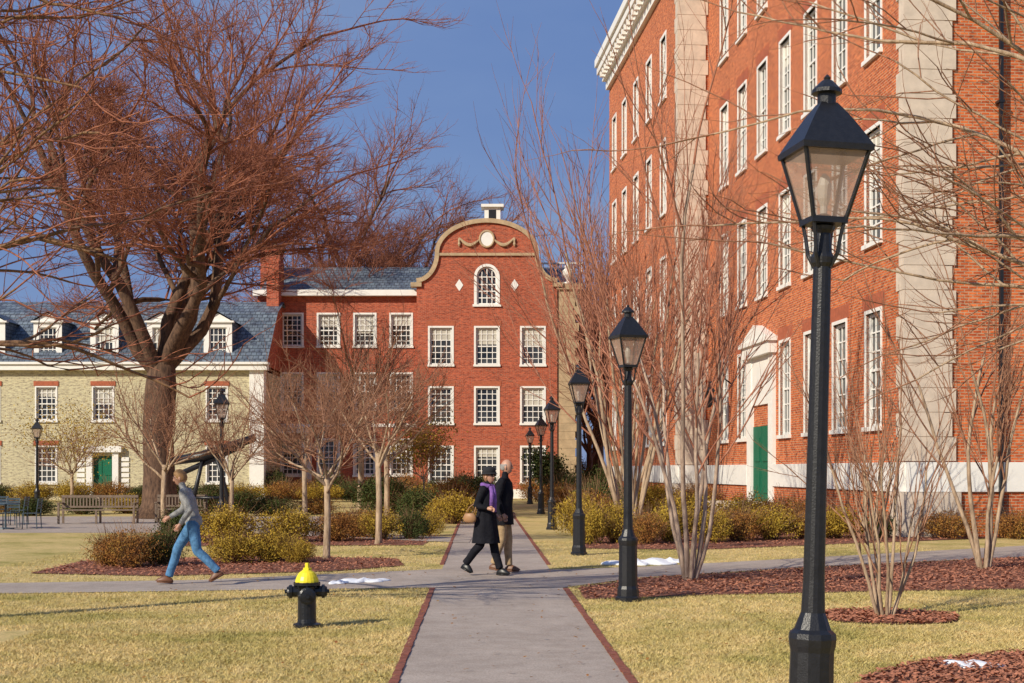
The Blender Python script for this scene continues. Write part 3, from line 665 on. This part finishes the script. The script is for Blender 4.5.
# ------------------------------------------------------------ street lamps
def lglass():
    m,nt,b=newmat('lantern_glass'); out=nt.nodes['Material Output']
    f=noise(nt,nt.nodes.new('ShaderNodeTexCoord').outputs['Object'],6,3)
    nt.links.new(ramp(nt,f,[(.3,(.42,.28,.21)),(.7,(.56,.41,.32))]),b.inputs['Base Color']); b.inputs['Roughness'].default_value=.2
    tr=nt.nodes.new('ShaderNodeBsdfTransparent'); mx=nt.nodes.new('ShaderNodeMixShader'); mx.inputs[0].default_value=.5
    nt.links.new(tr.outputs[0],mx.inputs[1]); nt.links.new(b.outputs[0],mx.inputs[2]); nt.links.new(mx.outputs[0],out.inputs[0]); return m
M['lglass']=lglass()
M['bulb']=simple('frosted_bulb',(.75,.7,.6),.4,.05)
def lamp_meshes():
    p=MB()
    p.lathe([(.17,0),(.17,.05),(.145,.07),(.14,.16),(.125,.2),(.118,.72),(.125,.75),(.13,.79),(.125,.82),(.10,.84),(.085,.88),(.066,.93)],12)
    p.lathe([(.066,.9),(.058,1.1),(.052,2.3),(.048,2.8),(.062,2.82),(.066,2.85),(.05,2.88),(.042,3.0)],16)
    p.lathe([(.042,2.98),(.062,3.0),(.066,3.02),(.035,3.04),(.028,3.07),(.04,3.08),(.02,3.09)],12)
    for k in range(4):
        a=math.pi/4+k*math.pi/2; c,s=math.cos(a),math.sin(a)
        p.tube([(c*.045,s*.045,2.80),(c*.085,s*.085,2.87),(c*.10,s*.10,2.96),(c*.12,s*.12,3.04),(c*.125,s*.125,3.07)],[.012,.011,.010,.010,.011],6)
    def sq(h,z): return [(-h,-h,z),(h,-h,z),(h,h,z),(-h,h,z)]
    def frustum(h0,z0,h1,z1):
        a=sq(h0,z0); b=sq(h1,z1)
        for i in range(4): p.quad(a[i],a[(i+1)%4],b[(i+1)%4],b[i])
    def slab(h0,z0,h1,z1):
        frustum(h0,z0,h1,z1); p.quad(*sq(h0,z0)); p.quad(*sq(h1,z1))
    zb,zt,hb,ht=3.05,3.415,.09,.178
    slab(hb+.01,zb-.02,hb+.01,zb+.012)
    for sx in (-1,1):
        for sy in (-1,1):
            p.tube([(sx*hb,sy*hb,zb),(sx*ht,sy*ht,zt)],[.012,.012],4)
    slab(ht+.018,zt-.01,ht+.022,zt+.022)
    for i in range(4):
        t0,t1=i/4,(i+1)/4
        f=lambda t:(ht+.01)*(1-t)**.9*.8+.045
        frustum(f(t0),zt+.022+.25*t0,f(t1),zt+.022+.25*t1)
    z=zt+.272
    p.lathe([(.055,z-.02),(.05,z),(.05,z+.05),(.082,z+.055),(.08,z+.075),(.05,z+.105),(.03,z+.125),(.016,z+.13),(.02,z+.142),(.004,z+.16)],14)
    g=MB()
    a=sq(hb,zb+.012);b=sq(ht-.006,zt-.01)
    for i in range(4): g.quad(a[i],a[(i+1)%4],b[(i+1)%4],b[i])
    bb=MB(); bb.lathe([(.02,zb+.01),(.02,zb+.08),(.035,zb+.12),(.04,zb+.19),(.025,zb+.24),(.005,zb+.26)],10)
    return p.mesh('post',M['iron']),g.mesh('lantern_glass',M['lglass']),bb.mesh('bulb',M['bulb'])
LM=lamp_meshes()
def lamp(x,y,rz=.2,tx=0,ty=0,s=1):
    e=empty('street_lamp',(x,y,0)); e.rotation_euler=(tx,ty,rz); e.scale=(s,)*3
    for n,m in zip(('post','lantern_glass','bulb'),LM): link(bpy.data.objects.new(n,m),e)
lamp(1.605,7.7,.16,0,R(1.6)); lamp(1.506,18.46,.3); lamp(1.338,28.4,.1); lamp(1.14,40.6,.25); lamp(1.12,55,.3); lamp(.9,71,.2)
lamp(-7.55,37,.2); lamp(-19.7,59,.1)

# ------------------------------------------------------------ fire hydrant
M['hyblack']=simple('hydrant_black_paint',(.012,.013,.016),.3,.3,25,bmp=.2,bscale=50)
M['hyyel']=simple('hydrant_yellow_paint',(.82,.68,.02),.4,.1,20)
H=empty('fire_hydrant',(-2.22,15.4,0),.15)
b=MB(); b.lathe([(.15,0),(.15,.035),(.105,.05),(.1,.09),(.098,.3),(.105,.33),(.12,.35),(.12,.38),(.1,.4),(.105,.44),(.145,.455),(.145,.485),(.11,.49)],20)
for s in (-1,1):
    b.lathe([(.06,0),(.06,.08*s),(.075,.085*s),(.075,.115*s),(.06,.12*s),(.05,.14*s),(.02,.145*s),(.02,.165*s)],12,(s*.075,0,.385),'X')
b.lathe([(.075,0),(.075,-.07),(.092,-.075),(.092,-.115),(.07,-.125),(.025,-.13),(.025,-.155)],14,(0,-.075,.35),'Y')
for k in range(8):
    a=k*math.pi/4; b.lathe([(.012,-.012),(.012,.045)],6,(.128*math.cos(a),.128*math.sin(a),.445))
b.obj('barrel',M['hyblack'],H)
b=MB(); b.lathe([(.128,.488),(.125,.51),(.11,.55),(.085,.59),(.05,.615),(.045,.62)],20); b.lathe([(.05,.612),(.05,.64),(.028,.645),(.026,.69),(.02,.695)],5)
b.obj('bonnet',M['hyyel'],H)

# ------------------------------------------------------------ furniture
def bench(x,y,rz,w=2.3):
    e=empty('park_bench',(x,y,0),rz)
    s=MB(); 
    for k in range(5): s.box(ID,-w/2,w/2,-.24+k*.1,-.16+k*.1,.42,.45)
    s.obj('seat',M['wood'],e)
    s=MB(); s.box(ID,-w/2,w/2,.25,.29,.82,.9); s.box(ID,-w/2,w/2,.25,.29,.5,.56)
    k=-w/2+.06
    while k<w/2-.05: s.box(ID,k,k+.045,.26,.28,.56,.82); k+=.1
    s.obj('backrest',M['wood'],e)
    s=MB()
    for xx in (-w/2,-.03,w/2-.06):
        s.box(ID,xx,xx+.06,-.26,-.2,0,.42); s.box(ID,xx,xx+.06,.293,.35,0,.9)
    for xx in (-w/2,w/2-.06):
        s.box(ID,xx,xx+.06,-.26,-.2,.42,.64); s.box(ID,xx-.01,xx+.07,-.28,.292,.64,.67)
    s.obj('legs_and_arms',M['wood'],e)
bench(-13.1,45,.05,2.4); bench(-10.7,46,.1,1.6)
M['chair']=simple('painted_metal_blue_grey',(.05,.08,.10),.5,.2)
def chair(x,y,rz):
    e=empty('cafe_chair',(x,y,0),rz); s=MB()
    for a,b_ in ((-.2,-.2),(.2,-.2)): s.tube([(a,b_,0),(a*.95,b_,.45)],[.014]*2,6)
    for a in (-.2,.2): s.tube([(a,.22,0),(a*.95,.2,.45),(a*.9,.26,.88)],[.014]*3,6)
    s.obj('legs',M['chair'],e); s=MB()
    for k in range(6): s.box(ID,-.21,.21,-.21+k*.07,-.16+k*.07,.45,.465)
    s.obj('seat',M['chair'],e); s=MB()
    for k in range(4): s.box(ID,-.2,.2,.215+k*.012,.23+k*.012,.58+k*.08,.63+k*.08)
    s.obj('backrest',M['chair'],e)
def table(x,y):
    e=empty('cafe_table',(x,y,0)); s=MB(); s.lathe([(.42,.72),(.43,.73),(.42,.745)],24); s.lathe([(.03,.03),(.03,.72)],8); s.lathe([(.25,0),(.24,.03),(.03,.05)],16); s.obj('table',M['chair'],e)
for (x,y) in ((-16.0,44),(-14.6,41),(-18,47)):
    table(x,y)
    for a in (0,1.7,3.2,4.6): chair(x+.75*math.cos(a),y+.75*math.sin(a),a-math.pi/2)
e=empty('metal_sculpture',(-9.6,46,0)); s=MB()
s.tube([(-1.3,0,2.0),(-.4,.0,2.15),(1.3,0,2.75)],[.14,.17,.13],8); s.tube([(-1.1,.1,1.6),(.9,.1,2.5)],[.09,.09],6); s.obj('beam',M['iron'],e,True)
s=MB(); s.tube([(-.9,0,0),(-.6,0,1.2),(-.4,0,2.1)],[.1,.08,.07],6); s.tube([(.6,0,0),(.3,0,1.2),(0,0,2.25)],[.1,.08,.07],6); s.tube([(-.7,0,.8),(.4,0,.8)],[.05,.05],6); s.box(ID,-1.1,.9,-.4,.4,0,.12); s.obj('support',M['iron'],e,True)

# ------------------------------------------------------------ people
SK=simple('skin',(.50,.27,.18),.5,.06,20)
def fuse(mb,name,mats,segs,parent,vox=.014):
    me=mb.mesh(name+'_src',mats[0]); o=bpy.data.objects.new(name,me); COL.objects.link(o)
    r=o.modifiers.new('R','REMESH'); r.mode='VOXEL'; r.voxel_size=vox; r.use_smooth_shade=True
    sm=o.modifiers.new('S','SMOOTH'); sm.factor=.5; sm.iterations=5
    dg=bpy.context.evaluated_depsgraph_get(); nm=bpy.data.meshes.new_from_object(o.evaluated_get(dg))
    bpy.data.objects.remove(o)
    nm.materials.clear()
    for m in mats: nm.materials.append(m)
    for p in nm.polygons:
        c=p.center; best=1e9
        for a,b,mi,r0 in segs:
            ab=b-a; t=max(0,min(1,(c-a).dot(ab)/max(1e-9,ab.length_squared))); dd=(a+ab*t-c).length-r0
            if dd<best: best=dd; p.material_index=mi
        p.use_smooth=True
    return link(bpy.data.objects.new(name,nm),parent)
def head(parent,c,yaw,pitch,hair,hairstyle,glasses=False,hat=None):
    h=empty('head',c); h.parent=parent; h.rotation_euler=(0,pitch,yaw)
    m=MB()
    def fn(p,q):
        x,y,z=q
        if p.z<0: y*=1-.3*(-p.z)**1.5; x*=1-.12*(-p.z)**2
        if p.x>0:
            if abs(p.y)<.55 and .0<p.z<.25: x-=.006
            if p.z<-.6 and abs(p.y)<.4: x+=.012
        if p.x<0: x*=1.12
        return Vector((x,y,z))
    m.ell((0,0,0),(.090,.073,.115),20,14,fn)
    m.ell((.090,0,-.018),(.018,.012,.02),8,6); m.ell((.086,0,.008),(.011,.008,.028),8,6)
    for s in (-1,1): m.ell((-.005,s*.076,-.008),(.02,.009,.032),8,6)
    m.obj('face',SK,h,True)
    m=MB(); m.ell((.083,0,-.062),(.008,.022,.005),8,5); m.obj('mouth',simple('lips',(.35,.12,.09),.5),h,True)
    m=MB()
    for s in (-1,1): m.ell((.080,s*.03,.016),(.007,.011,.006),8,6)
    if glasses:
        for s in (-1,1): m.ell((.088,s*.032,.014),(.007,.027,.02),10,6); m.tube([(.086,s*.056,.02),(.0,s*.08,.018)],[.003,.003],4)
        m.tube([(.092,-.01,.02),(.092,.01,.02)],[.003,.003],4)
    m.obj('eyes',simple('dark_eyes',(.02,.015,.015),.2),h,True)
    m=MB()
    def cap(p,q):
        if hairstyle=='short': zl=-.55+.95*max(0,p.x*1.1+.15)
        elif hairstyle=='long': zl=-1.25+1.75*max(0,p.x*1.1+.25)
        else: zl=-.6+1.0*max(0,p.x*1.3+.55)
        k=1.0
        if p.z<zl: k=.84
        if hairstyle=='bald' and p.z>.3: k=.84
        x,y,z=q*k
        if p.x<0: x*=1.12
        w=1+(.025*math.sin(19*p.y+7*p.z)+.015*math.sin(31*p.x))*(k==1.)
        return Vector((x*w,y*w,z*w))
    m.ell((-.002,0,.006),(.096,.081,.122) if hairstyle!='bald' else (.094,.078,.119),30,24,cap)
    m.obj('hair',hair,h,True)
    if hat:
        m=MB(); m.lathe([(.09,.028),(.102,.05),(.104,.09),(.09,.125),(.055,.145),(.01,.15)],20,(-.008,0,0)); m.lathe([(.1,.04),(.124,.03),(.122,.04),(.1,.056)],20,(.0,0,0)); m.obj('hat',hat,h,True)
def hand(parent,w,d,side,curl=.6):
    w=Vector(w); d=Vector(d).normalized(); f=Vector((1,0,0)); 
    lat=(f-d*f.dot(d)).normalized(); nrm=d.cross(lat)*side
    m=MB()
    m.tube([w-d*.03,w+d*.02,w+d*.055,w+d*.08],[.024,.028,.031,.026],8)
    for k,(o,L) in enumerate(((-.025,.05),(-.008,.062),(.009,.066),(.025,.058))):
        b0=w+d*.07+lat*o; e=(d+nrm*-curl*.5).normalized(); b1=b0+e*L*.5; e2=(d-nrm*curl*1.4).normalized(); b2=b1+e2*L*.5
        m.tube([b0,b1,b2],[.0095,.009,.007],6)
    b0=w+d*.025+lat*.024; m.tube([b0,b0+(d*.8+lat*.6).normalized()*.03,b0+(d*1.5+lat*.5-nrm*.3).normalized()*.055],[.012,.011,.008],6)
    m.obj('hand',SK,parent,True)
def shoe(parent,heel,toe,mat):
    a=Vector(heel); b=Vector(toe); L=(b-a).length; ang=math.atan2(b.y-a.y,b.x-a.x); pit=-math.atan2(b.z-a.z,math.hypot(b.x-a.x,b.y-a.y))
    o=empty('shoe',(a+b)/2); o.parent=parent; o.rotation_euler=(0,pit,ang)
    m=MB(); m.ell((0,0,.0),(L/2,.046,.085),18,12,lambda p,q:Vector((q.x,q.y*(1+.1*p.x),max(q.z,0)*(1.05 if p.x<-.1 else 1.0-.5*p.x))))
    m.box(ID,-L/2+.015,L/2-.03,-.038,.038,-.022,.004); m.obj('upper',mat,o,True)
def person(name,loc,yaw,torso,legs,shoem,pose,hd,scale=1,hem=True):
    e=empty(name,loc,yaw,scale); P={k:(Vector(v) if not isinstance(v[0],tuple) else [Vector(x) for x in v]) for k,v in pose.items()}
    m=MB(); S=[]
    sh=P['chest'].lerp(P['nb'],.62)
    m.rings([(P['pelvis']+Vector((0,0,-.10)),.085,.12),(P['pelvis'],.115,.155),(P['waist'],.10,.135),(P['chest'],.118,.165),(sh,.092,.145),(P['nb'],.06,.08),(P['neck'],.052,.055),(P['neck']+Vector((.012,0,.06)),.05,.052)])
    S+=[(P['pelvis']+Vector((0,0,.02)),P['waist'],0,.12),(P['waist'],P['chest'],0,.12),(P['chest'],P['nb'],0,.12),(P['neck']+Vector((0,0,.01)),P['neck']+Vector((.01,0,.07)),2,.05),(P['pelvis']+Vector((0,0,-.12)),P['pelvis']+Vector((0,0,-.02)),1,.12)]
    for s in 'LR':
        a=P['arm'+s]; l=P['leg'+s]; g=1 if s=='L' else -1
        m.ell(a[0],(.07,.068,.07),12,8); m.ell(a[1],(.05,.05,.05),10,7)
        m.tube([a[0],a[0].lerp(a[1],.5),a[1]],[.066,.06,.05],12); m.tube([a[1],a[1].lerp(a[2],.4),a[2]],[.05,.047,.036],12)
        S+=[(a[0],a[1],0,.055),(a[1],a[2],0,.04)]
        hp,kn,an=l[0],l[1],l[2]
        m.ell(hp,(.1,.095,.11),12,8); m.ell(kn,(.068,.066,.07),10,7)
        heel,toe=l[3],l[4]; ft=heel.lerp(toe,.28)+Vector((0,0,.05)); hm=kn.lerp(ft,.94)
        m.tube([hp,hp.lerp(kn,.5),kn],[.1,.088,.07],14); m.tube([kn,kn.lerp(hm,.35)+Vector((-.012,0,0)),kn.lerp(hm,.75),hm],[.07,.068,.06,.062],14)
        S+=[(hp,kn,1,.08),(kn,hm,1,.06)]
        shoe(e,heel,toe,shoem); hand(e,a[2],a[2]-a[1],g)
    fuse(m,'body',[torso,legs,SK],S,e)
    if hem:
        mm=MB(); c=P['pelvis']; mm.rings([(c+Vector((0,0,-.05)),.122,.165),(c+Vector((0,0,.0)),.128,.17),(c+Vector((.005,0,.08)),.115,.152)],28); mm.obj('sweater_hem',torso,e,True)
    head(e,P['head'],*hd)
    return e
def loft(parent,name,rings,mat,seed=0,folds=.02,n=36):
    m=MB(); rg=random.Random(seed); ph=rg.uniform(0,6)
    for i,(c,rx,ry) in enumerate(rings):
        k=i/(len(rings)-1)
        for j in range(n):
            t=2*math.pi*j/n; f=1+folds*k*(2*math.sin(7*t+ph)+math.sin(12*t+ph*2))
            m.v.append((c[0]+rx*f*math.cos(t),c[1]+ry*f*math.sin(t),c[2]))
    for i in range(len(rings)-1):
        for j in range(n): a=i*n+j; b_=i*n+(j+1)%n; m.f.append((a,b_,b_+n,a+n))
    m.f.append(tuple(range(n))); o=m.obj(name,mat,parent,True); return o
def cloth(n,c,var=.25,s=14): return simple(n,c,.9,var,s,spec=.1,bmp=.5,bscale=22)
stride=dict(pelvis=(0,0,.93),waist=(.03,0,1.09),chest=(.09,0,1.28),nb=(.14,0,1.41),neck=(.17,0,1.455),head=(.205,0,1.575),
 armL=((.11,.185,1.36),(.0,.25,1.11),(.14,.25,.90)),armR=((.12,-.185,1.36),(.21,-.23,1.10),(.40,-.2,.99)),
 legL=((.0,.085,.9),(-.07,.09,.50),(-.38,.09,.19),(-.46,.09,.17),(-.24,.09,.045)),legR=((.02,-.085,.9),(.26,-.09,.53),(.36,-.09,.12),(.32,-.09,.03),(.59,-.09,.05)))
person('walking_man',(-4.7,21,0.01),R(180),cloth('grey_sweater',(.29,.29,.285)),cloth('blue_jeans',(.085,.20,.36),.35),simple('brown_leather',(.14,.055,.025),.5),stride,(R(5),R(12),simple('blond_hair',(.30,.16,.06),.7,.3,60),'short'))
black=cloth('black_wool_coat',(.014,.014,.018)); 
wp=dict(pelvis=(0,0,.89),waist=(.01,0,1.05),chest=(.02,0,1.24),nb=(.03,0,1.37),neck=(.035,0,1.42),head=(.06,0,1.53),
 armL=((.02,.155,1.32),(-.06,.2,1.08),(.1,.17,.93)),armR=((.02,-.155,1.32),(-.07,-.21,1.08),(.12,-.2,1.04)),
 legL=((.0,.075,.86),(.10,.08,.48),(.2,.08,.1),(.14,.08,.03),(.38,.08,.03)),legR=((.0,-.075,.86),(-.06,-.08,.47),(-.32,-.08,.15),(-.38,-.08,.14),(-.18,-.08,.04)))
W_=person('walking_woman',(-.42,22.8,.01),R(-22),black,black,simple('black_leather',(.012,.012,.012),.4),wp,(R(-20),0,simple('light_brown_hair',(.25,.13,.06),.7,.3,60),'long',True,simple('black_felt_hat',(.015,.015,.018),.9)),1.04,False)
loft(W_,'coat',[((.02,0,1.36),.075,.11),((.02,0,1.3),.125,.165),((.02,0,1.15),.135,.165),((.01,0,1.0),.135,.16),((0,0,.85),.165,.185),((0,0,.68),.19,.2),((0,0,.5),.215,.215)],black,2)
purple=cloth('purple_scarf',(.22,.11,.36))
s=MB(); s.tube([(.03+.085*math.cos(t),.085*math.sin(t),1.385-.015*math.cos(t)) for t in np.linspace(0,6.28,16)],[.034]*16,8)
s.tube([(.115,-.03,1.37),(.155,-.04,1.28),(.16,-.05,1.15),(.15,-.05,.98)],[.04,.036,.042,.046],8); s.tube([(.11,-.06,1.37),(.14,-.09,1.25),(.145,-.1,1.08)],[.035,.036,.042],8)
s.obj('scarf',purple,W_,True)
tan=simple('tan_leather',(.34,.18,.08),.5,.15)
s=MB(); s.ell((-.16,-.25,.9),(.11,.05,.095),16,10,lambda p,q:Vector((q.x*(1-.22*p.z),q.y,max(-.08,min(q.z,.065))))); s.tube([(-.23,-.25,.95),(-.17,-.25,1.05),(-.09,-.22,1.12),(-.06,-.25,1.05),(-.09,-.25,.95)],[.009]*5,6); s.obj('handbag',tan,W_,True)
khaki=cloth('khaki_trousers',(.40,.28,.16))
mp_=dict(pelvis=(0,0,.95),waist=(.0,0,1.12),chest=(.02,0,1.36),nb=(.03,0,1.5),neck=(.035,0,1.555),head=(.065,0,1.675),
 armL=((.02,.19,1.44),(-.06,.24,1.17),(.08,.23,.95)),armR=((.02,-.19,1.44),(-.03,-.24,1.17),(.06,-.23,.93)),
 legL=((.0,.09,.92),(.07,.09,.5),(.08,.09,.1),(.0,.09,.03),(.27,.09,.03)),legR=((.0,-.09,.92),(.0,-.09,.5),(-.16,-.09,.12),(-.21,-.09,.08),(.05,-.09,.03)))
Mn=person('walking_man',(-.15,23.5,.01),R(-12),black,khaki,simple('brown_leather2',(.16,.07,.035),.5),mp_,(R(0),0,simple('grey_hair',(.3,.28,.26),.8),'bald'),1.04,False)
loft(Mn,'jacket',[((.02,0,1.49),.075,.11),((.02,0,1.42),.13,.175),((.02,0,1.25),.15,.19),((.0,0,1.05),.15,.185),((0,0,.9),.165,.195),((0,0,.76),.175,.2)],black,5,.012)

# ------------------------------------------------------------ light, sky, camera
sd=Vector((-.62,-.60,.52)).normalized()
sun=bpy.data.lights.new('sun','SUN'); sun.energy=5.0; sun.angle=R(.5); sun.color=(1,.91,.75)
so=bpy.data.objects.new('sun',sun); COL.objects.link(so); so.rotation_euler=sd.to_track_quat('Z','Y').to_euler(); so.location=(-20,-20,30)
wd=bpy.data.worlds.new('World'); scene.world=wd; wd.use_nodes=True; nt=wd.node_tree; bg=nt.nodes['Background']
sky=nt.nodes.new('ShaderNodeTexSky'); sky.sky_type='NISHITA'; sky.sun_disc=False; sky.sun_elevation=math.asin(sd.z); sky.sun_rotation=math.atan2(sd.x,sd.y)
sky.air_density=1.2; sky.dust_density=.5; sky.ozone_density=2.5
tc=nt.nodes.new('ShaderNodeTexCoord'); mp=nt.nodes.new('ShaderNodeMapping'); mp.inputs['Scale'].default_value=(1,1,3.0); nt.links.new(tc.outputs['Generated'],mp.inputs[0])
cf=noise(nt,mp.outputs[0],3.0,6,.5)
cc=ramp(nt,cf,[(.35,(1.5,2.55,5.6)),(.55,(1.85,2.95,5.9)),(.72,(2.6,3.6,6.0))])
c=mix(nt,.85,sky.outputs[0],cc)
nt.links.new(c,bg.inputs[0]); bg.inputs[1].default_value=.09
cam=bpy.data.cameras.new('camera'); co=bpy.data.objects.new('camera',cam); COL.objects.link(co)
co.location=(0,0,1.7); co.rotation_euler=(R(90),0,0); cam.lens=50; cam.sensor_width=36; cam.shift_y=.1255; cam.clip_end=3000; cam.clip_start=.1
scene.camera=co
scene.view_settings.view_transform='Standard'; scene.view_settings.look='None'; scene.view_settings.exposure=0
